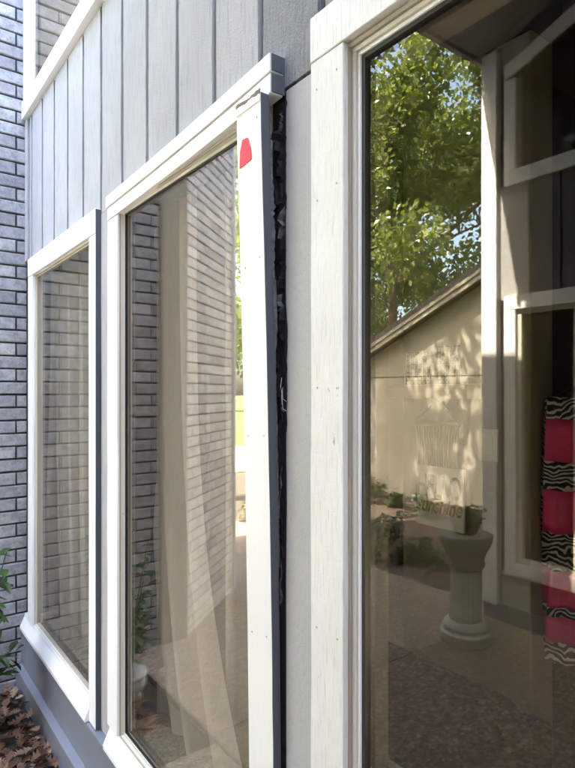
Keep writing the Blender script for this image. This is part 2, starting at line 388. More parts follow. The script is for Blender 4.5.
# base: panel, sloped water table, plinth
b = MB(); b.box(-3.236, 2.3, -0.030, 0.012, 0.112, 0.283); b.build('base_panel', M['base_paint'], wall, 0.002)
b = MB(); b.prism_x([(-0.056, -0.1), (0.011, -0.1), (0.011, 0.111), (-0.028, 0.111), (-0.056, 0.095)], -3.236, 2.3); b.build('water_table', M['base_paint'], wall, 0.002)

# ---- windows
def ring(x0, x1, z0, z1, w, y0, y1):
    b = MB()
    b.box(x0, x1, y0, y1, z1-w, z1); b.box(x0, x1, y0, y1, z0, z0+w)
    b.box(x0, x0+w, y0, y1, z0+w, z1-w); b.box(x1-w, x1, y0, y1, z0+w, z1-w); return b
def pane(parent, x0, x1, z0, z1, y=0.03, m='glass'):
    b = MB(); b.box(x0, x1, y, y+0.006, z0, z1); return b.build('pane', M[m], parent)
SILLP = [(0.012, 0.285), (-0.036, 0.285), (-0.036, 0.302), (-0.014, 0.350), (-0.010, 0.366), (0.012, 0.367)]
# window 1 (by the brick corner)
w1 = empty('window', (-2.66, 0, 0.28), 'white framed window next to the brick corner, brick mirrored in its pane', 'window')
def P(o, parent):  # keep world placement under an Empty that sits at the thing's base
    o.parent = parent; o.matrix_parent_inverse = Matrix.Translation(-parent.location); return o
xi0, xi1 = ax(32.5, -0.02), ax(89, -0.02)
P(rough_board(W1[0], xi0, -0.021, -0.0095, 0.369, 2.098, 10).build('side_casing', M['white'], None, 0.002), w1)
c = P(rough_board(xi1, W1[1], -0.021, -0.0095, 0.288, 2.098, 10).build('side_casing', M['white'], None, 0.002), w1)
b = MB(); b.box(W1[0], W1[1], -0.022, -0.0095, 2.10, 2.19); b.box(W1[0], W1[1], -0.0094, 0.0118, 2.122, 2.19); P(b.build('head_casing', M['white'], None, 0.002), w1)
b = MB(); b.prism_x(SILLP, -3.236, xi1-0.001); P(b.build('sill', M['white'], None, 0.002), w1)
b = MB(); b.box(W1[1]+0.0008, W1[1]+0.003, -0.0200, 0.0, 0.29, 2.187); P(b.build('casing_edge_shade', M['edge_shade'], None), w1)  # thin strip carrying the painted side shade
P(ring(xi0-0.02, xi1+0.03, 0.345, 2.12, 0.026, -0.009, 0.0118).build('frame', M['cream'], None, 0.0015), w1)
P(ring(xi0+0.0062, xi1+0.0035, 0.3712, 2.0938, 0.007, -0.001, 0.0117).build('sash', M['tan'], None, 0.001), w1)
P(pane(None, xi0+0.009, xi1+0.001, 0.374, 2.091, 0.004), w1)
# window 2 (loose casing)
w2 = empty('window', (-1.5, 0, 0.28), 'white framed window with loose right casing board bowed out from the wall', 'window')
xi0, xi1 = ax(117.4, -0.02), -1.072
P(rough_board(W2[0], xi0, -0.021, -0.0095, 0.369, 2.112, 10, 0.0016).build('side_casing', M['white'], None, 0.002), w2)
def lean(z):
    t = max(0.0, min(1.0, (z - 0.55) / 1.55)); return -0.033 * t**1.6 
loose = P(rough_board(xi1, -0.978, -0.023, -0.001, 0.30, 2.137, 26, 0.0004, lean, True).build('loose_side_casing', [M['white'], M['edge_shade']], None, 0.0025), w2)
loose['label'] = 'white casing board bowed away from the wall at its top'
def skew(bm, x0, x1, dz, dy):                  # lift and pull out towards the right end
    bm.v = [(x, y + dy*((x-x0)/(x1-x0))**3, z + dz*(x-x0)/(x1-x0)) for x, y, z in bm.v]; return bm
def hboard(x0, x1, y0, y1, z0, z1, n=10):
    b = MB(); 
    for i in range(n+1):
        x = x0 + (x1-x0)*i/n
        b.v += [(x, y0, z0), (x, y1, z0), (x, y1, z1), (x, y0, z1)]
    for i in range(n):
        for q in range(4):
            w = (q+1) % 4; b.f.append((i*4+q, (i+1)*4+q, (i+1)*4+w, i*4+w)); b.fm.append(0)
    b.f.append((0,1,2,3)); m = n*4; b.f.append((m+3, m+2, m+1, m)); b.fm += [0, 0]; return b
hx0, hx1 = W2[0], -0.972
P(skew(hboard(hx0, hx1, -0.0215, 0.011, 2.114, 2.155), hx0, hx1, 0.024, -0.014).build('head_casing', M['white'], None, 0.0015), w2)
P(skew(hboard(hx0-0.002, hx1+0.001, -0.026, 0.0105, 2.1575, 2.196), hx0, hx1, 0.024, -0.012).build('head_cap', M['white'], None, 0.0015), w2)
for nm, z0, z1 in (('board_end_shade', 2.140, 2.177), ('board_end_shade', 2.184, 2.218)):
    b = MB(); b.box(hx1+0.0018, hx1+0.004, -0.034, -0.001, z0, z1); P(b.build(nm, M['edge_shade'], None), w2)  # end faces covered with the shade tone
b = MB(); b.prism_x(SILLP, xi0-0.001-(xi0-W2[0]), -0.975); P(b.build('sill', M['white'], None, 0.002), w2)
P(ring(xi0-0.022, xi1+0.05, 0.345, 2.150, 0.027, -0.009, 0.0118).build('frame', M['cream'], None, 0.0015), w2)
P(ring(xi0-0.0005, xi1+0.03, 0.3675, 2.1275, 0.004, -0.0135, -0.0092).build('stop_bead', M['tan'], None, 0.001), w2)
P(ring(xi0+0.0052, xi1+0.0228, 0.3722, 2.1228, 0.008, -0.001, 0.0117).build('sash', M['cream'], None, 0.001), w2)
P(ring(xi0+0.0134, xi1+0.0146, 0.3804, 2.1146, 0.004, 0.0015, 0.0116).build('gasket', M['gasket'], None), w2)
P(pane(None, xi0+0.015, xi1+0.012, 0.382, 2.113, 0.005, 'glass_mid'), w2)
# cavity behind the loose board: felt paper and torn flaps
b = MB(); b.box(-1.018, -0.9665, 0.004, 0.011, 0.36, 2.15); P(b.build('felt_paper', M['felt'], None), w2)
for k in range(34):
    z = 2.12 - k*0.038 - random.uniform(0, 0.02); h = random.uniform(0.03, 0.11); g = -lean(z)
    if g < 0.006: continue
    b = MB(); x = random.uniform(-1.0, -0.972); o0 = random.uniform(0.3, 1.0)*g
    n = 5; pts = [(x + random.uniform(-.006,.006), 0.004 - (o0*(0.35+0.65*random.random()) if i else 0), z - h*i/n + random.uniform(-.006,.006)) for i in range(n+1)]
    for i in range(n):
        p, q = pts[i], pts[i+1]
        b.quad((p[0], 0.004, p[2]), (q[0], 0.004, q[2]), q, p); b.quad((p[0]+.001, 0.004, p[2]), p, q, (q[0]+.001, 0.004, q[2]))
    P(b.build('torn_flap', M[('felt_torn', 'felt', 'felt', 'felt', 'felt')[k % 5]], None), w2)
def ragged(name, m, z0, z1, n, f0, f1):
    b = MB(); rr = random.Random(len(name)*13 + n); w = .4
    for i in range(n+1):
        z = z0 + (z1-z0)*i/n + rr.uniform(-.003, .003)
        w = min(1, max(0, w + rr.uniform(-.16, .16))); k = w + (rr.uniform(-.35, .35) if rr.random() < .18 else 0)
        b.v += [f0(z), f1(z, max(0.02, k))]
    for i in range(n): k = i*2; b.f.append((k, k+1, k+3, k+2)); b.fm.append(0)
    o = b.build(name, m, None); sm = o.modifiers.new('thick', 'SOLIDIFY'); sm.thickness = .0012; P(o, w2)
gapw = lambda z: max(0.0, -lean(z))
ragged('torn_paper_edge', M['felt'], 0.95, 2.135, 170, lambda z: (-0.9672, -0.0015, z), lambda z, r: (-0.9672 + .002 + gapw(z)*.36*r, -0.0022, z))
ragged('torn_fibre_edge', M['felt_torn'], 1.15, 2.12, 150, lambda z: (-0.9792, -0.0015 - gapw(z), z), lambda z, r: (-0.9775, -0.001 - gapw(z) + gapw(z)*.42*r, z))
# splinters at the broken top and a loose thread of caulk
rr = random.Random(77)
for nm, m_, za, zb_, amp, dy in (('splintered_edge', 'rawwood', 2.131, 2.1365, .007, -.0008), ('lifted_paint', 'white', 2.118, 2.1345, .004, -.0016)):
    b = MB(); n = 26; w = .5
    for i in range(n+1):
        x = -1.0715 + .0925*i/n; w = min(1, max(0, w + rr.uniform(-.35, .35))); yb_ = -0.023 + lean(za) + dy
        b.v += [(x, yb_, za + (rr.uniform(0, .003) if nm == 'splintered_edge' else 0)), (x + rr.uniform(-.001, .001), yb_, zb_ + amp*(w if nm == 'splintered_edge' else -w*1.3))]
    for i in range(n): k = i*2; b.f.append((k, k+2, k+3, k+1)); b.fm.append(0)
    o = b.build(nm, M[m_], None); sm = o.modifiers.new('thick', 'SOLIDIFY'); sm.thickness = .0015; P(o, w2)
for (z, dx) in ((1.55, .0), (1.53, .004)):
    b = MB(); b.tube([(-.975+dx, -.004, z), (-.968+dx, -.012, z-.02), (-.966, -.007, z-.045), (-.960, -.002, z-.05)], .0004, 5); P(b.build('caulk_thread', M['signwhite'], None), w2)
def nail(parent, x, y, z):
    b = MB(); b.lathe([(.0022, 0), (.0018, .0008)], seg=8); o = b.build('nail_head', M['tan'], None); o.rotation_euler.x = R(90); o.location = (x, y, z); P(o, parent)
for z in (0.55, 0.98, 1.40, 1.78, 2.07):
    for x in (-1.052, -0.995): nail(w2, x + random.uniform(-.004, .004), -0.0232 + lean(z), z + random.uniform(-.03, .03))
# window 3 (large, nearest the porch)
w3 = empty('window', (-0.3, 0, 0.28), 'large dark window with rough white casing, garden and porch mirrored in it', 'window')
xi0, xi1 = ax(343.3, -0.02), W3[1]-0.09
P(rough_board(W3[0], xi0, -0.021, 0.012, 0.30, 2.148, 14, 0.001).build('side_casing', M['white_worn'], None, 0.002), w3)
P(rough_board(xi1, W3[1], -0.021, 0.012, 0.30, 2.148, 14, 0.001).build('side_casing', M['white_worn'], None, 0.002), w3)
b = MB(); b.box(W3[0]-0.001, W3[1], -0.022, 0.0118, 2.150, 2.236); P(b.build('head_casing', M['white_worn'], None, 0.002), w3)
b = MB(); b.prism_x(SILLP, W3[0], W3[1]); P(b.build('sill', M['white'], None, 0.002), w3)
P(ring(xi0-0.003, xi1+0.003, 0.316, 2.147, 0.0085, -0.009, 0.030).build('outer_stop', M['tan'], None, 0.001), w3)
P(ring(xi0+0.0056, xi1-0.0056, 0.3246, 2.1384, 0.009, -0.004, 0.030).build('frame', M['cream'], None, 0.0015), w3)
P(ring(xi0+0.0147, xi1-0.0147, 0.3337, 2.1293, 0.007, 0.001, 0.030).build('sash', M['white'], None, 0.0015), w3)
P(ring(xi0+0.0218, xi1-0.0218, 0.3408, 2.1222, 0.008, 0.005, 0.030).build('gasket', M['gasket'], None), w3)
P(pane(None, xi0+0.024, xi1-0.024, 0.344, 2.119, 0.012, 'glass_dark'), w3)
for z in (0.6, 1.05, 1.5, 1.9, 2.10):
    for dx in (.02, .075): nail(w3, W3[0] + dx + random.uniform(-.004, .004), -0.0212, z + random.uniform(-.03, .03))
# upper window
w4 = empty('window', (-2.7, 0, 3.03), 'upper white framed window above the siding band, by the brick corner', 'window')
P(rough_board(-3.236, -3.165, -0.020, -0.0085, 3.030, 4.21, 6, 0.001).build('side_casing', M['white'], None, 0.002), w4)
P(rough_board(-2.29, -2.212, -0.020, -0.0085, 3.030, 4.21, 6, 0.001).build('side_casing', M['white'], None, 0.002), w4)
b = MB(); b.box(-3.236, -2.212, -0.020, -0.0085, 4.212, 4.30); P(b.build('head_casing', M['white'], None, 0.002), w4)
P(ring(-3.19, -2.27, 3.031, 4.23, 0.036, -0.008, 0.0118).build('frame', M['cream'], None, 0.002), w4)
P(ring(-3.1535, -2.3065, 3.0675, 4.1935, 0.010, -0.002, 0.0117).build('sash', M['siding_smooth'], None, 0.001), w4)
P(pane(None, -3.150, -2.31, 3.07, 4.19, 0.003), w4)
# pink tape stuck on the loose casing
tz0, tz1 = 1.94, 2.005
b = MB(); y = lambda z: -0.0242 + lean(z)
pf = [(-1.060, 2.058-.055), (-1.014, 2.058-.049), (-1.016, 2.058-.025), (-1.026, 2.058), (-1.045, 2.060), (-1.056, 2.058-.02)]
n = len(pf); b.v = [(x, y(z)-0.0012, z) for x, z in pf] + [(x, y(z)+0.0002, z) for x, z in pf]
b.f = [tuple(range(n)), tuple(reversed(range(n, 2*n)))] + [(i, i+n, (i+1) % n+n, (i+1) % n) for i in range(n)]; b.fm = [0]*len(b.f)
tag(b.build('tape_strip', M['tape']), 'small pink tape strip stuck high on the loose white casing', 'tape')

# ---- house body behind the wall: roof, room shell
house = empty('house', (0, 2, 0), 'house body with eaves roof behind the siding wall', 'house')
def roof_piece(x0, x1, z):
    b = MB(); b.hexa([(x0,-0.02,z),(x1,-0.02,z),(x1,5.2,z+1.6),(x0,5.2,z+1.6),(x0,-0.02,z+.12),(x1,-0.02,z+.12),(x1,5.2,z+1.72),(x0,5.2,z+1.72)])
    P(b.build('roof', M['shingle'], None), house)
roof_piece(-3.5, -2.66, ROOF_Z); roof_piece(-2.655, 2.4, ROOF_Z+0.95)  # taller right-hand part is unseen, raised to shade the opposite boards
b = MB(); b.box(-2.65, 2.3, 0.0, 0.14, ROOF_Z+0.001, ROOF_Z+0.949); P(b.build('shading_upper_wall', M['siding'], None), house)  # unseen wall added to block sun from the opposite house
RB = 3.5                                     # back wall of the room; glazed opening is unseen, added to light the interior
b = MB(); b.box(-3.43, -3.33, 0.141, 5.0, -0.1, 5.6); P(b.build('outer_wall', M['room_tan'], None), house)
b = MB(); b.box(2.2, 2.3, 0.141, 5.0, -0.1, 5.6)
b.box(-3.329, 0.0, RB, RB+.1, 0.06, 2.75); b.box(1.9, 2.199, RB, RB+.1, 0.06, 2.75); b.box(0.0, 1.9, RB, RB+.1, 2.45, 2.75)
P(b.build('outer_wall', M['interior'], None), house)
P(ring(0.001, 1.899, 0.061, 2.449, 0.06, RB+.02, RB+.08).build('light_opening_frame', M['white'], None), house)
b = MB(); b.box(0.06, 1.84, RB+.045, RB+.051, 0.12, 2.39); P(b.build('light_opening_pane', M['glass'], None), house)
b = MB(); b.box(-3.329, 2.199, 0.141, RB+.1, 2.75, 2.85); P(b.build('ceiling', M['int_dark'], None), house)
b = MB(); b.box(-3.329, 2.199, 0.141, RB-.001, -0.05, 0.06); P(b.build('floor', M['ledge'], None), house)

# ================================================================== BRICK WALLS
BL, BH, MJ, CO = 0.202, 0.0582, 0.0088, 0.067
brick_meshes = {}
def brick_mesh(l, var, bm='brick'):
    key = (round(l, 4), var, bm)
    if key not in brick_meshes:
        rnd = random.Random(int(l*10000)*7 + var); b = MB(); c = 0.004
        j = lambda: rnd.uniform(-0.0012, 0.0012)
        # chamfered front face: 8 outer + 4 front
        x0, x1, z0, z1 = 0, l, 0, BH
        back = [(x0,-.09,z0),(x1,-.09,z0),(x1,-.09,z1),(x0,-.09,z1)]
        mid = [(x0+j(),-c,z0+j()),(x1+j(),-c,z0+j()),(x1+j(),-c,z1+j()),(x0+j(),-c,z1+j())]
        fr = [(x0+c+j(),j(),z0+c+j()),(x1-c+j(),j(),z0+c+j()),(x1-c+j(),j(),z1-c+j()),(x0+c+j(),j(),z1-c+j())]
        b.v = back + mid + fr
        b.f = [(0,1,2,3), (8,11,10,9)]
        for a in (0, 4):
            for i in range(4):
                k = (i+1) % 4; b.f.append((a+k, a+i, a+4+i, a+4+k))
        b.fm = [0]*len(b.f); brick_meshes[key] = b.mesh('brick', M[bm])
    return brick_meshes[key]
def brick_wall(label, loc, rz, length, ztop, zsplit, phase, bm='brick'):
    w = empty('brick_wall', loc, label, 'wall', None, rz)
    b = MB(); b.box(0, length, -0.1, -0.0095, -0.1, ztop); b.build('mortar', M['mortar' if bm == 'brick' else 'mortar_pale'], w)
    rest = MB(); row = 0; z = -0.03
    while z < ztop - CO:
        s = -((row % 2)*0.105 + phase); x = s
        while x < length - 0.012:
            a, e = max(x, 0.0), min(x + BL, length)
            if e - a > 0.02:
                if z < zsplit:
                    o = link('brick', brick_mesh(e - a, random.randrange(4), bm), w)
                    o.location = (a, random.uniform(-.0015, .0015), z + random.uniform(-.0008, .0008))
                else: rest.box(a, e, -0.09, 0.0, z, z+BH)
            x += BL + MJ
        z += CO; row += 1
    if rest.v: tag(rest.build('upper_bricks', M[bm], w), kind='stuff')
    return w
brick_wall('weathered grey brick wall meeting the siding at the corner', (WX0, 0.0, 0), R(-90), 0.733, 5.6, 4.3, 0.155)
cb = MB(); cb.box(WX0-0.09, WX0+0.016, -0.912, -0.736, -0.1, 5.6)
tag(cb.build('corner_board', M['cream_wall'], None, 0.003), 'pale grained corner board closing the brick wall', 'trim board')
bd = math.atan2(-0.767, -0.641)
B0 = Vector((WX0-0.004, -0.916, 0))
brick_wall('brick wall of the angled wing, brightened in colour, mirrored in the middle window', B0, bd, 0.88, 5.6, 3.25, 0.0, 'brick_lit')
B1 = B0 + Vector((-0.641, -0.767, 0))*0.88
e = empty('wing_corner_board', B1, 'white corner board ending the angled brick wing', 'trim board', None, bd)
b = MB(); b.box(0.002, 0.045, -0.10, 0.014, -0.1, 5.6); b.build('board', M['white'], e, 0.003)
# wing body behind the brick
b = MB(); pts = [(-3.345, 0.0), (-3.345, -0.86), (-3.90, -1.55), (-5.4, -1.55), (-5.4, 5), (-3.43, 5)]
n = len(pts); b.v = [(x, y, -.1) for x, y in pts] + [(x, y, 5.6) for x, y in pts]
b.f = [tuple(reversed(range(n))) , tuple(range(n, 2*n))] + [(i, (i+1) % n, (i+1) % n+n, i+n) for i in range(n)]; b.fm = [0]*len(b.f)
tag(b.build('house_wing', M['siding']), 'grey body of the house wing behind the brick faces', 'house')

# ================================================================== PORCH: opposite house, roof
YO = -2.70
opp = empty('opposite_house', (0, YO, 0), 'grey board house across the path, seen mirrored with white windows', 'house')
def PO(bm, name, m, parent=opp, bevel=0):
    o = bm.build(name, m, None, bevel); return P(o, parent)
ceil = lambda x: 3.80 + 0.36*(x + 2.35)
ox = lambda u: ax(u, 2.70)
# boards (grooves) ; openings: lower window x -2.10..-1.1 z .38..2.06 ; upper trapezoid
OW = (ox(504), -0.95); OI = (ox(515), -1.03)
gx = [ox(497)+0.012, OW[0]] ; x = OW[0] 
gx = [-2.225 + 0.2075*k for k in range(0, 22)]
b = MB()
for (x0, x1, z0, z1) in ((-2.34, 2.2, -0.1, 0.30), (-2.34, OI[0], 0.30, 2.06), (OI[1], 2.2, 0.30, 2.06), (-2.34, 2.2, 2.06, 2.95), (-2.34, OI[0], 2.95, 4.2), (OI[1], 2.2, 2.95, 5.4)):
    b.box(x0, x1, YO-0.14, YO-0.03, z0, z1)
PO(b, 'wall_core', M['groove_shade'])
for i in range(len(gx)-1):
    x0, x1 = gx[i]+0.006, gx[i+1]-0.006
    segs = [(0.02, ceil(x0)-0.02)]
    if x1 < OW[0]+0.01 or x0 > OW[1]-0.01: segs = [(0.02, ceil(x0)-0.02)]
    else: segs = [(0.02, 0.33), (2.13, 2.88), (min(4.6, 3.58+0.36*(x1-OW[0])), ceil(x0)-0.02)]
    for z0, z1 in segs:
        if z1 - z0 < 0.02: continue
        lo = min(x0, x1)
        b = rough_board(lo, x1, YO-0.029, YO, z0, z1, 3, 0.001); PO(b, 'siding_board', M['siding_shaded'] if lo > -2.1 else M['siding'], opp, 0.002)  # boards past the sunlit edge get the darkened copy
b = rough_board(-2.348, -2.236, YO-0.03, YO+0.03, 0.10, ceil(-2.3)-0.02, 6, 0.001); PO(b, 'corner_post', M['white'], opp, 0.003)
b = MB(); b.box(-2.345, 2.2, YO+0.001, YO+0.02, -0.02, 0.11); PO(b, 'base_panel', M['base_paint'], opp, 0.002)
# lower window
wl = MB(); 
for nm, bx in (('side_casing', (OW[0], OI[0], 0.41, 2.058)), ('side_casing', (OI[1], OW[1], 0.41, 2.058)), ('head_casing', (OW[0], OW[1], 2.06, 2.15)), ('sill', (OW[0], OW[1], 0.32, 0.408))):
    b = MB(); b.box(bx[0], bx[1], YO+0.001, YO+0.024, bx[2], bx[3]); PO(b, nm, M['white'], opp, 0.002)
r_ = ring(OI[0]-0.01, OI[1]+0.01, 0.395, 2.07, 0.04, YO-0.05, YO-0.002); PO(r_, 'window_frame', M['cream'], opp, 0.002)
b = MB(); b.box(-1.74, -1.70, YO-0.045, YO-0.01, 0.436, 2.029); PO(b, 'mullion', M['cream'], opp, 0.002)
b = MB(); b.box(OI[0]+0.025, OI[1]-0.025, YO-0.034, YO-0.028, 0.43, 2.035); PO(b, 'pane', M['glass'])
# upper trapezoid window with its sloping head
def slope_board(x0, x1, z0, h, y0, y1, s=0.36):
    b = MB(); b.hexa([(x0,y0,z0),(x1,y0,z0+s*(x1-x0)),(x1,y1,z0+s*(x1-x0)),(x0,y1,z0),(x0,y0,z0+h),(x1,y0,z0+h+s*(x1-x0)),(x1,y1,z0+h+s*(x1-x0)),(x0,y1,z0+h)]); return b
zt = 3.565
PO(slope_board(OW[0], OW[1], zt, 0.095, YO+0.001, YO+0.024), 'head_casing', M['white'], opp, 0.002)
b = MB(); b.box(OW[0], OI[0], YO+0.001, YO+0.024, 2.965, zt-0.002); PO(b, 'side_casing', M['white'], opp, 0.002)
b = MB(); b.box(OI[1], OW[1], YO+0.001, YO+0.024, 2.965, zt+0.36*(OI[1]-OW[0])-0.002); PO(b, 'side_casing', M['white'], opp, 0.002)
b = MB(); b.box(OW[0], OW[1], YO+0.001, YO+0.024, 2.87, 2.963); PO(b, 'sill', M['white'], opp, 0.002)
b = MB(); b.box(OI[0]-0.008, OI[0]+0.026, YO-0.045, YO-0.001, 2.966, zt); PO(b, 'window_frame', M['tan'], opp, 0.002)
b = MB(); x0, x1 = OI[0]+0.027, OI[1]; zs = zt+0.36*(x0-OW[0]); ze = zt+0.36*(x1-OW[0])
b.hexa([(x0,YO-.034,2.967),(x1,YO-.034,2.967),(x1,YO-.028,2.967),(x0,YO-.028,2.967),(x0,YO-.034,zs),(x1,YO-.034,ze),(x1,YO-.028,ze),(x0,YO-.028,zs)])
PO(b, 'pane', M['glass'])
# body of the opposite house
b = MB(); b.box(-2.34, -2.24, -5.3, YO-0.141, -0.1, 3.8); b.box(-2.239, 2.2, -5.3, -5.2, -0.1, 5.4); b.box(2.1, 2.2, -5.199, YO-0.141, -0.1, 5.4); b.box(-2.239, 2.099, -5.199, YO-0.141, -0.1, 0.05)
PO(b, 'house_walls', M['int_dark'])
# porch roof (sloping ceiling between both houses)
pr = empty('porch_roof', (0, -1.35, 3.8), 'sloping grey porch roof overhanging the opposite house wall', 'roof')
xa, xb_, ya, yb = -2.36, 2.3, -5.35, -1.35
def slab(x0, x1, y0, y1, dz0, dz1):
    b = MB(); b.hexa([(x0,y0,ceil(x0)+dz0),(x1,y0,ceil(x1)+dz0),(x1,y1,ceil(x1)+dz0),(x0,y1,ceil(x0)+dz0),(x0,y0,ceil(x0)+dz1),(x1,y0,ceil(x1)+dz1),(x1,y1,ceil(x1)+dz1),(x0,y1,ceil(x0)+dz1)]); return b
P(slab(xa, xb_, ya, yb, 0.0, 0.06).build('ceiling', M['soffit'], None), pr)
P(slab(xa-0.03, xb_, ya, yb, 0.061, 0.17).build('roofing', M['shingle'], None), pr)
P(slab(xa-0.025, xa-0.001, ya, yb, -0.03, 0.06).build('fascia', M['soffit'], None, 0.002), pr)
P(slab(-2.24, 2.2, YO+0.002, YO+0.03, -0.05, -0.002).build('wall_trim', M['soffit'], None, 0.002), pr)
# unseen end wall, added to keep sky light off the casing sides
b = MB(); b.box(2.32, 2.42, -2.7, -0.0, -0.1, 5.4)
ew = empty('light_blocking_wall', (2.36, -1.35, 0), 'grey unseen wall added to block side light from the porch', 'wall'); P(b.build('wall_core', M['siding'], None), ew)
b = MB(); b.box(2.28, 2.318, -1.9, -0.95, 0.02, 2.08); P(b.build('door', M['dark_door'], None, 0.003), ew)

# ================================================================== GARAGE with gable
YG = -5.82
gar = empty('garage', (-3.6, YG, 0), 'cream gabled garage dappled by tree shade, seen mirrored in glass', 'garage')
rake = lambda x: 2.02 + 0.435*(x + 6.62) if x < -3.6 else 2.02 + 0.435*3.02 - 0.435*(x + 3.6)
def poly_y(pts, y0, y1):
    b = MB(); n = len(pts); b.v = [(x, y0, z) for x, z in pts] + [(x, y1, z) for x, z in pts]
    b.f = [tuple(range(n)), tuple(reversed(range(n, 2*n)))] + [((i+1) % n, i, i+n, (i+1) % n+n) for i in range(n)]; b.fm = [0]*len(b.f); return b
XL, XR = -7.1, -0.1
zg = 1.74
xc = -6.62 + (zg-2.02)/0.435
P(poly_y([(XL, -0.1), (XR, -0.1), (XR, zg-0.005), (XL, zg-0.005)], YG-0.1, YG).build('lower_panel', M['cream_wall'], None, 0.003), gar)
P(poly_y([(XL, zg+0.005), (XR, zg+0.005), (XR, rake(XR)), (-3.6, rake(-3.6)), (XL, rake(XL))], YG-0.1, YG+0.002).build('gable_panel', M['cream_wall'], None, 0.003), gar)
b = MB(); b.box(XL+0.05, XR-0.05, YG-5, YG-0.102, -0.1, 1.7); P(b.build('side_walls', M['cream_wall'], None), gar)
for s in (0, 1):
    x0, x1 = (XL-0.35, -3.6) if s == 0 else (-3.6, XR+0.35)
    for nm, m_, dz0, dz1, y0, y1 in (('roof', 'shingle', 0.03, 0.11, YG-5.2, YG+0.27), ('rake_board', 'cream_wall', -0.09, 0.028, YG+0.22, YG+0.25), ('rake_trim', 'cream_wall', -0.02, 0.029, YG+0.251, YG+0.275), ('soffit', 'cream_wall', 0.0, 0.028, YG+0.003, YG+0.219)):
        f = lambda x: 2.06 + 0.435*(x+6.62) if s == 0 else 2.06 + 0.435*3.02 - 0.435*(x+3.6)
        b = MB(); b.hexa([(x0,y0,f(x0)+dz0),(x1,y0,f(x1)+dz0),(x1,y1,f(x1)+dz0),(x0,y1,f(x0)+dz0),(x0,y0,f(x0)+dz1),(x1,y0,f(x1)+dz1),(x1,y1,f(x1)+dz1),(x0,y1,f(x0)+dz1)])
        P(b.build(nm, M[m_], None), gar)

# ================================================================== TREES
def leaf_cluster(b, c, n, r, size, rnd):
    for _ in range(n):
        d = Vector((rnd.gauss(0,1), rnd.gauss(0,1), rnd.gauss(0,.8))); d = d.normalized() * (r * rnd.random()**0.45)
        p = c + d; s = size * rnd.uniform(0.6, 1.25)
        nrm = Vector((rnd.gauss(0,.8), rnd.gauss(0,.8), rnd.gauss(.55,.6))).normalized(); t = nrm.orthogonal().normalized()
        t = Matrix.Rotation(rnd.uniform(0, 6.28), 3, nrm) @ t; w = nrm.cross(t)
        k = len(b.v); droop = nrm * (-0.18*s)
        b.v += [tuple(p), tuple(p + t*s*.5 + w*s*.36), tuple(p + t*s + droop), tuple(p + t*s*.5 - w*s*.36)]
        b.f.append((k, k+1, k+2, k+3)); b.fm.append(0)
def make_tree(name, loc, height, crown_r, nleaf, leaf, seed, label, cat='tree', zc=None, sq=0.8, trunk_r=0.22, lean=(0, 0), gaps=(), extra=45, cl=(.11, .21)):
    rnd = random.Random(seed); t = empty(name, loc, label, cat)
    zc = zc or height - crown_r*sq
    tb = MB(); tips = []
    fork = zc - crown_r*0.45
    base = [Vector((0,0,-.1)), Vector((lean[0]*.3, lean[1]*.3, fork*.5)), Vector((lean[0]*.6, lean[1]*.6, fork)), Vector((lean[0]*.9, lean[1]*.9, zc+crown_r*.35))]
    tb.tube(base, [trunk_r*1.3, trunk_r, trunk_r*.8, trunk_r*.3], 10)
    cc = Vector((lean[0], lean[1], zc))
    for k in range(11):
        a = k*2.4 + rnd.uniform(-.3,.3); el = rnd.uniform(-.25, 1.2)
        end = cc + Vector((math.cos(a)*math.cos(el), math.sin(a)*math.cos(el), math.sin(el)*sq)) * crown_r * rnd.uniform(.7,.95)
        st = base[2].lerp(base[3], rnd.uniform(0,.7)); mid = st.lerp(end, .5) + Vector((0,0,rnd.uniform(.0,.3)))
        tb.tube([st, mid, end], [trunk_r*.42, trunk_r*.24, .02], 7)
        for q in range(4):
            s2 = mid.lerp(end, rnd.uniform(0,1)); e2 = s2 + Vector((rnd.uniform(-1,1), rnd.uniform(-1,1), rnd.uniform(-.5,.8))) * crown_r*.42
            tb.tube([s2, s2.lerp(e2,.5)+Vector((0,0,.1)), e2], [.045*trunk_r/.2, .03*trunk_r/.2, .01], 5); tips += [e2, s2.lerp(e2,.55)]
        tips += [end, mid.lerp(end,.6)]
    for _ in range(extra):
        d = Vector((rnd.gauss(0,1), rnd.gauss(0,1), rnd.gauss(0,1))).normalized() * crown_r * rnd.uniform(.5,1.0); d.z *= sq; tips.append(cc + d)
    tb.build('trunk', M['bark'], t, 0, True)
    tips = [p for p in tips if all((p + Vector(loc) - g).length > gr for g, gr in gaps)]
    cb_ = MB(); per = max(1, nleaf // len(tips))
    for p in tips: leaf_cluster(cb_, p, int(per*rnd.uniform(.5,1.5)), crown_r*rnd.uniform(*cl), leaf, rnd)
    tag(cb_.build('crown', M['leaf'], t), kind='stuff')
    return t
tc = seen(392, 150, 11.5)
make_tree('broadleaf_tree', (tc.x, tc.y, -0.06), 12.0, 5.4, 100000, 0.15, 3, 'tall leafy tree rising behind the cream garage roof', zc=6.3, sq=1.15, trunk_r=0.17, gaps=((seen(456, 228, 11.5), 1.3), (seen(466, 205, 9.0), 1.1), (seen(450, 240, 14.0), 1.4), (seen(440, 215, 8.0), .7), (seen(385, 340, 11.5), .7)), extra=60)
make_tree('broadleaf_tree', (-7.4, -3.2, -0.06), 9.5, 2.9, 12500, 0.13, 11, 'leafy tree over the lawn, shading the garage gable', zc=7.0, sq=0.65, trunk_r=0.17, lean=(0.9, 1.2))
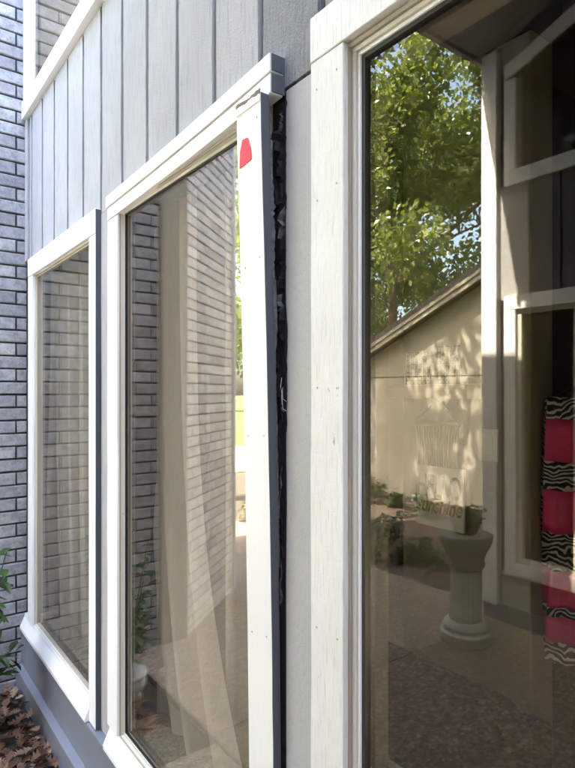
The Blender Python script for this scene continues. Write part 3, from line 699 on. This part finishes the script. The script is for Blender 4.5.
for i, (x, y, h, r, sd_) in enumerate(((-40, -23, 9, 4, 21), (-47, -33, 11, 5, 22), (-36, -30, 8, 3.6, 23), (-44, -16, 10, 4.5, 24))):
    make_tree('broadleaf_tree', (x, y, -0.06), h, r, 5000, 0.4, sd_, ('round tree at the far lawn edge, left of the widest one', 'widest and tallest tree at the far lawn edge', 'smallest tree standing on the far lawn', 'far tree beside the lawn nearest the street bend')[i])

# shrubs in the garden bed
def leaf_blade(b, p, d, length, width, curl=0.25, n=3):
    d = d.normalized(); side = d.cross(Vector((0,0,1))); side = side.normalized() if side.length > 1e-3 else Vector((1,0,0)); up = side.cross(d)
    k = len(b.v); prof = (0.15, 0.9, 1.0, 0.05)
    for i in range(n+1):
        t = i/n; c = p + d*length*t - up*(-curl*length*t*(1-t)) - Vector((0,0,curl*length*t*t)); w = width*.5*prof[min(i, 3)]
        b.v += [tuple(c - side*w), tuple(c - up*w*.25), tuple(c + side*w)]
    for i in range(n):
        a = k+i*3; b.f += [(a, a+1, a+4, a+3), (a+1, a+2, a+5, a+4)]; b.fm += [0, 0]
def shrub(name, loc, h, r, n, leaf, seed, label, group=None, cat='plant'):
    rnd = random.Random(seed); e = empty(name, loc, label, cat, group)
    sb = MB(); lb = MB()
    for k in range(7):
        a = rnd.uniform(0, 6.28); tip = Vector((math.cos(a)*r*rnd.uniform(.2,.8), math.sin(a)*r*rnd.uniform(.2,.8), h*rnd.uniform(.6,1)))
        sb.tube([(0,0,-.03), tip*.5+Vector((0,0,.03)), tip], [.012,.008,.003], 5)
        for q in range(n//7):
            t = rnd.uniform(.25,1); p = tip*t + Vector((rnd.gauss(0,r*.22), rnd.gauss(0,r*.22), rnd.gauss(0,h*.08))); p.z = max(p.z, .03)
            leaf_blade(lb, p, Vector((rnd.gauss(0,1), rnd.gauss(0,1), rnd.gauss(.35,.5))), leaf*rnd.uniform(.6,1.3), leaf*.5)
    sb.build('stems', M['bark'], e, 0, True); tag(lb.build('foliage', M['leaf_dark'], e), kind='stuff'); return e
rnd = random.Random(5)
labels_done = 0
for k in range(26):
    x = rnd.uniform(-6.6, -2.5); y = rnd.uniform(-5.5, -3.05)
    shrub('bed_shrub', (x, y, -0.03), rnd.uniform(.18,.42), rnd.uniform(.18,.34), 110, .09, 100+k, 'low green shrub growing in the mulch bed before the garage', 'shrubs in the mulch bed')

# ================================================================== POTTED PLANT by the brick corner, pedestal planter
pp = empty('potted_plant', (-2.80, -0.36, -0.02), 'leafy plant in a white ribbed pot beside the brick corner', 'plant')
b = MB(); b.lathe([(.09,0),(.10,.015),(.085,.04),(.10,.07),(.125,.12),(.13,.17),(.12,.20),(.135,.215),(.137,.24),(.12,.243)], seg=48, flute=16, fr=(.06,.19)); b.v = [(x*.72, y*.72, z*.56) for x, y, z in b.v]; b.build('pot', M['ped'], pp, 0, True)
lb = MB(); sb = MB(); rnd = random.Random(9)
for k in range(20):
    a = rnd.uniform(0, 6.28); tip = Vector((math.cos(a)*rnd.uniform(.06,.26), math.sin(a)*rnd.uniform(.06,.22), rnd.uniform(.35,.88)))
    sb.tube([(0,0,.12), tip*.5 + Vector((0,0,.1)), tip], [.006,.005,.002], 5)
    for q in range(16):
        t = rnd.uniform(.2,1.0); p = Vector((0,0,.14)).lerp(tip, t) + Vector((rnd.gauss(0,.02), rnd.gauss(0,.02), 0))
        leaf_blade(lb, p, Vector((rnd.gauss(0,1), rnd.gauss(0,1), rnd.gauss(.1,.5))), rnd.uniform(.06,.11), rnd.uniform(.03,.045))
sb.build('stems', M['leaf_dark'], pp, 0, True); tag(lb.build('foliage', M['leaf_dark'], pp), kind='stuff')

ped = empty('pedestal_planter', (seen(463, 640, 2.26).x, -2.26, 0), 'white fluted pedestal on the paving beside the porch post', 'pedestal')
b = MB(); b.lathe([(.20,0),(.205,.03),(.205,.06),(.18,.075),(.185,.10),(.165,.125),(.15,.135)], seg=48); b.build('base', M['ped'], ped, 0.002, True)
b = MB(); b.lathe([(.132,.1355),(.128,.18),(.122,.36),(.122,.46)], seg=96, flute=18, fr=(.14,.47)); b.build('fluted_shaft', M['ped'], ped, 0, True)
b = MB(); b.lathe([(.128,.4605),(.15,.48),(.155,.50),(.14,.52),(.16,.56),(.20,.62),(.215,.66),(.215,.68),(.19,.683)], seg=48); b.build('bowl', M['ped_grey'], ped, 0, True)
pv = empty('planter_pot', (ped.location.x, -2.26, 0.684*.95+.001), 'dark pot of green leaves standing on the white pedestal', 'plant')
b = MB(); b.lathe([(.12,0),(.15,.05),(.17,.13),(.165,.14)], seg=32); b.build('pot', M['urn_dark'], pv, 0, True)
lb = MB()
for q in range(120):
    leaf_blade(lb, Vector((rnd.gauss(0,.07), rnd.gauss(0,.07), rnd.uniform(.13,.28))), Vector((rnd.gauss(0,1), rnd.gauss(0,1), rnd.gauss(.5,.5))), rnd.uniform(.06,.12), .045)
tag(lb.build('foliage', M['leaf_dark'], pv), kind='stuff')
ped.scale = (.74, .74, .95); pv.scale = (.5, .5, .55)

# ================================================================== FALLEN LEAVES along the base
def oak_leaf(seed):
    rnd = random.Random(seed); b = MB(); L = 0.11; prof = [(0,.004),(.12,.010),(.22,.030),(.30,.014),(.42,.042),(.52,.018),(.64,.046),(.74,.020),(.86,.028),(1,.003)]
    c1, c2 = rnd.uniform(-.4,.5), rnd.uniform(.2,.9)
    for t, w in prof:
        z = c1*L*(t-.5)**2 + .002; b.v += [(L*t - .01*(w>.02), -w, z + c2*w*.6 + rnd.uniform(-.004,.004)), (L*t, 0, z), (L*t - .01*(w>.02), w, z + c2*w*.6 + rnd.uniform(-.004,.004))]
    for i in range(len(prof)-1):
        a = i*3; b.f += [(a,a+3,a+4,a+1), (a+1,a+4,a+5,a+2)]; b.fm += [0,0]
    b.tube([(-.025,0,.004),(0,0,.002)], .0012, 4)
    return b.mesh('fallen_leaf', M['deadleaf'])
lm = [oak_leaf(s) for s in range(6)]
rnd = random.Random(31)
for k in range(220):
    o = link('fallen_leaf', lm[k % 6]); x = rnd.uniform(-3.18, -2.42); y = -0.08 - rnd.random()**1.3*0.30
    o.location = (x, y, -0.012 + rnd.uniform(0,.035)); o.rotation_euler = (rnd.gauss(0,.35), rnd.gauss(0,.35), rnd.uniform(0,6.28)); s = rnd.uniform(.35,.72); o.scale = (s, s, s)
    tag(o, 'dry brown oak leaf lying on the dark soil below the windows', 'leaf', 'fallen leaves along the wall base')

# ================================================================== INDOORS
led = MB(); led.box(-3.3, -0.95, 0.046, 0.62, 0.301, 0.372)
tag(led.build('window_ledge', M['ledge'], None, 0.004), 'speckled beige ledge running inside below the windows', 'ledge')
def curtain(label, x0, x1, z0, z1, y, folds, amp, edge=None, seed=1, redge=None, m='curtain'):
    rnd = random.Random(seed); b = MB(); nx, nz = folds*8, 24
    ph = [rnd.uniform(0, 6.28) for _ in range(4)]
    for j in range(nz+1):
        t = j/nz; z = z0 + (z1-z0)*t
        for i in range(nx+1):
            s = i/nx; xl = x0 + (edge(t) if edge else 0); xr = redge(t) if redge else x1; x = xl + (xr-xl)*s
            d = amp*(math.sin(s*folds*6.28+ph[0]+.5*math.sin(3*t+ph[1])) + .4*math.sin(s*folds*2.7*6.28/2+ph[2]+t)) * (1.0 - .35*t)
            b.v.append((x + .25*d, y + d, z))
    for j in range(nz):
        for i in range(nx):
            a = j*(nx+1)+i; b.f.append((a, a+1, a+nx+2, a+nx+1)); b.fm.append(0)
    e = empty('curtain', ((x0+x1)/2, y, z0), label, 'curtain')
    P(b.build('panel', M[m], None, 0, True), e)
    b = MB(); b.tube([(x0-.1, y, z1+.012), (x1+.05, y, z1+.012)], .01, 10); P(b.build('rod', M['tan'], None), e)
    return e
c2 = curtain('pale curtain gathered in folds inside the window with the loose casing', ax(139, 0.15), ax(187, 0.15), 0.376, 2.34, 0.165, 4, 0.036, lambda t: 0.10*(1-t)**4 - .02*math.sin(3.1*t), 3, lambda t: ax(187, .15) + .30*(1-t)**3.5)
c3 = curtain('thin see-through curtain spread between the gathered folds and the loose casing', ax(184, 0.2), -0.96, 0.376, 2.34, 0.215, 6, 0.022, None, 5, None, 'sheer')
b = MB()                                   # gathered swag at the curtain's top
for i in range(9):
    for j in range(7):
        s, t = i/8, j/6; x = ax(136, .14) + (ax(160, .14)-ax(136, .14))*s
        b.v.append((x, .125 + .012*math.sin(s*15), 2.10 - t*(.07 + .07*abs(math.sin(s*3.1+.6)))))
for i in range(8):
    for j in range(6): a = i*7+j; b.f.append((a, a+1, a+8, a+7)); b.fm.append(0)
P(b.build('swag', M['curtain'], None, 0, True), c2)
c1 = curtain('sheer beige curtain hanging inside the window next to the brick corner', -3.29, -2.12, 0.376, 2.34, 0.10, 6, 0.018, lambda t: 0.10*(1-t)**2, 8, None, 'sheer')

YP = 1.11
px0, px1 = ax(403, YP), ax(531, YP)
pier = MB(); pier.box(px0, px1, YP, YP+0.14, 0.061, 2.749)
tag(pier.build('interior_wall', M['pier'], None, 0.004), 'olive beige wall section indoors behind the large window', 'wall')
sw = at(490, 445, YP)
e = empty('light_switch', (sw.x, YP, sw.z), 'ivory rocker light switch on the olive indoor wall', 'light switch')
b = MB(); b.box(-.036, .036, -.007, -.0005, -.058, .058); b.build('plate', M['plastic'], e, .002)
b = MB(); b.box(-.017, .017, -.0115, -.0072, -.034, .034); b.build('rocker', M['plastic'], e, .002)
# wall hanging: dowel, string, cords
h0, h1, ap = at(417, 423, YP), at(464, 423, YP), at(440, 400, YP)
e = empty('wall_hanging', ((h0.x+h1.x)/2, YP-.012, h0.z), 'cord wall hanging on a wooden dowel, on the olive indoor wall', 'wall hanging')
hw = (h1.x-h0.x)/2
b = MB(); b.tube([(-hw,0,0),(hw,0,0)], .010, 10); b.build('dowel', M['wood_int'], e)
b = MB(); b.tube([(-hw*.92,-.004,.008),(0,0,ap.z-h0.z)], .0022, 5); b.tube([(hw*.92,-.004,.008),(0,0,ap.z-h0.z)], .0022, 5); b.build('string', M['chair'], e)
for k in range(17):
    x = -hw*.92 + hw*1.84*k/16; l = .17 + .07*abs(k-8)/8; b = MB(); b.tube([(x,-.004,-.004),(x*.86,-.006,-l*.5),(x*.93,-.004,-l)], [.004,.0045,.003], 5); b.build('cord', M['rope'], e)
# shelf and two grid panels above it
s0, s1 = at(404, 398, YP), at(482, 384, YP)
b = MB(); b.box(s0.x, s1.x, YP-.09, YP-.001, s0.z, s1.z); tag(b.build('wall_shelf', M['wood_int'], None, .003), 'tan wooden shelf on the olive indoor wall', 'shelf')
for (u0, u1, v0, lab) in ((406, 430, 345, 'dark wire grid panel on the indoor shelf, the one toward the curtains'), (438, 460, 340, 'dark wire grid panel on the indoor shelf, the one toward the switch')):
    a, z_ = at(u0, 379, YP-.03), at(u1, v0, YP-.03)
    e = empty('grid_panel', (a.x, YP-.03, s1.z+.001), lab, 'wall decor', 'grid panels on the shelf'); w_, h_ = z_.x-a.x, z_.z-a.z
    for i in range(7): b = MB(); b.tube([(w_*i/6,0,0),(w_*i/6,0,h_)], .0026, 5); b.build('wire', M['chair'], e)
    for i in range(9): b = MB(); b.tube([(0,.003,h_*i/8),(w_,.003,h_*i/8)], .0026, 5); b.build('wire', M['chair'], e)
# HELLO sunshine board
q0, q1 = at(418, 519, YP-.03), at(464.5, 470, YP-.03)
e = empty('greeting_sign', (q0.x, YP-.03, q1.z-.235), 'white board reading HELLO sunshine below the cord wall hanging', 'sign')
sw_, sh_ = q1.x-q0.x, .235
b = MB(); b.box(0, sw_, -.006, .006, 0, sh_); b.build('board', M['signwhite'], e, .002)
def text(body, size, x, z, m, parent, shear=0, width=None, ext=.0008):
    cu = bpy.data.curves.new('lettering', 'FONT'); cu.body = body; cu.size = size; cu.extrude = ext; cu.shear = shear; cu.align_x = 'LEFT'; cu.offset = 0.0012
    t = bpy.data.objects.new('tmp', cu); COL.objects.link(t); bpy.context.view_layer.update()
    me = bpy.data.meshes.new_from_object(t); bpy.data.objects.remove(t); me.materials.clear(); me.materials.append(M[m])
    wd = max(v.co.x for v in me.vertices) - min(v.co.x for v in me.vertices); mn = min(v.co.x for v in me.vertices)
    k = (width / wd) if width else 1
    me.transform(Matrix.Translation((-mn, 0, 0))); me.transform(Matrix.Diagonal((k, 1, 1, 1))); me.transform(Matrix.Rotation(R(90), 4, 'X'))
    o = link('lettering', me, parent); o.location = (x, -.0072, z); return o
text('HELLO', .125, sw_*.03, sh_*.50, 'ink', e, 0, sw_*.92)
text('sunshine', .085, sw_*.0, sh_*.24, 'gold', e, .35, sw_*.98)
# armchair back seen over the lower edge
e = empty('armchair', (-1.28, 0.86, 0.06), 'dark upholstered armchair with its rounded back to the large window', 'armchair')
b = MB(); pf = [(-.38, .12), (.38, .12)]
for i in range(8): a = i/7*math.pi/2; pf.append((.28+.10*math.cos(a), .455+.10*math.sin(a)))
for i in range(8): a = i/7*math.pi/2; pf.append((-.28-.10*math.sin(a), .455+.10*math.cos(a)))
n = len(pf); b.v = [(x, -.16, z) for x, z in pf] + [(x, -.02, z) for x, z in pf]
b.f = [tuple(range(n)), tuple(reversed(range(n, 2*n)))] + [((i+1) % n, i, i+n, (i+1) % n+n) for i in range(n)]; b.fm = [0]*len(b.f)
b.build('backrest', M['chair'], e, .012)
b = MB(); b.box(-.26, .26, -.015, .12, .12, .36); b.build('seat', M['chair'], e, .03)
for s in (-1, 1):
    b = MB(); b.box(s*.27, s*.37, -.015, .13, .12, .46); b.build('arm', M['chair'], e, .03)
    for yy in (-.12, .09): b = MB(); b.lathe([(.018,0),(.024,.119)], (s*.33, yy, 0), 12); b.build('leg', M['wood_int'], e)
# dark door panel added to blacken the room behind, and robe
b = MB(); b.box(px1-.05, px1+.85, YP+.145, YP+.20, 0.061, 2.749); tag(b.build('blackening_panel', M['dark_door'], None, .003), 'dark door panel added indoors to blacken behind the hanging dress', 'door')
rx0 = ax(545, YP+.05); zz = lambda v: at(556, v, YP+.05).z
e = empty('hanging_dress', (rx0+.2, YP+.08, zz(655)), 'pink dress with zebra print bands hanging by the dark panel', 'dress')
def band(v0, v1, m, name, hem=0):
    b = MB(); z1, z0 = zz(v0), zz(v1); nx = 28
    for j in range(5):
        t = j/4
        for i in range(nx+1):
            s = i/nx; z = z0 + (z1-z0)*t; fl = (zz(395)-z)*.06
            zz2 = z - (hem*(1-t)*math.sin(s*9)) - .035*s
            b.v.append((rx0 - fl + (.44+2*fl)*s, YP+.07 + .024*math.sin(s*24+z*2.5)+.014*math.sin(s*57-z*3), zz2))
    for j in range(4):
        for i in range(nx): a = j*(nx+1)+i; b.f.append((a, a+1, a+nx+2, a+nx+1)); b.fm.append(0)
    o = b.build(name, M[m], None, 0, True); so_ = o.modifiers.new('thick', 'SOLIDIFY'); so_.thickness = .003; P(o, e)
for v0, v1, m_, nm in ((396, 418, 'zebra', 'zebra_band'), (418, 461, 'pink', 'pink_panel'), (461, 490, 'zebra', 'zebra_band'), (490, 533, 'pink', 'pink_panel'), (533, 570, 'zebra', 'zebra_band'), (570, 607, 'pink', 'pink_panel'), (607, 616, 'zebra', 'zebra_band'), (616, 642, 'pink', 'pink_panel')): band(v0, v1, m_, nm)
band(642, 654, 'zebra', 'hem_band', .03)
b = MB(); rr = random.Random(4)
for i in range(61):
    z = zz(655) + (zz(396)-zz(655))*i/60; fl = (zz(395)-z)*.06
    b.v += [(rx0 - fl - .004 - rr.uniform(0, .010), YP+.066, z), (rx0 - fl + .016, YP+.06 + .024*math.sin(.36+z*2.5), z)]
for i in range(60): b.f.append((i*2, i*2+1, i*2+3, i*2+2)); b.fm.append(0)
o = b.build('edge_trim', M['zebra'], None); sm = o.modifiers.new('thick', 'SOLIDIFY'); sm.thickness = .003; P(o, e)
b = MB(); zt_ = zz(396); b.tube([(rx0+.02, YP+.075, zt_-.01), (rx0+.2, YP+.075, zt_+.09), (rx0+.42, YP+.075, zt_-.03)], .008, 8); b.tube([(rx0+.2, YP+.075, zt_+.09), (rx0+.2, YP+.075, zt_+.16), (rx0+.22, YP+.12, zt_+.18), (rx0+.22, YP+.158, zt_+.17)], .004, 6); P(b.build('hanger', M['gasket'], None), e)
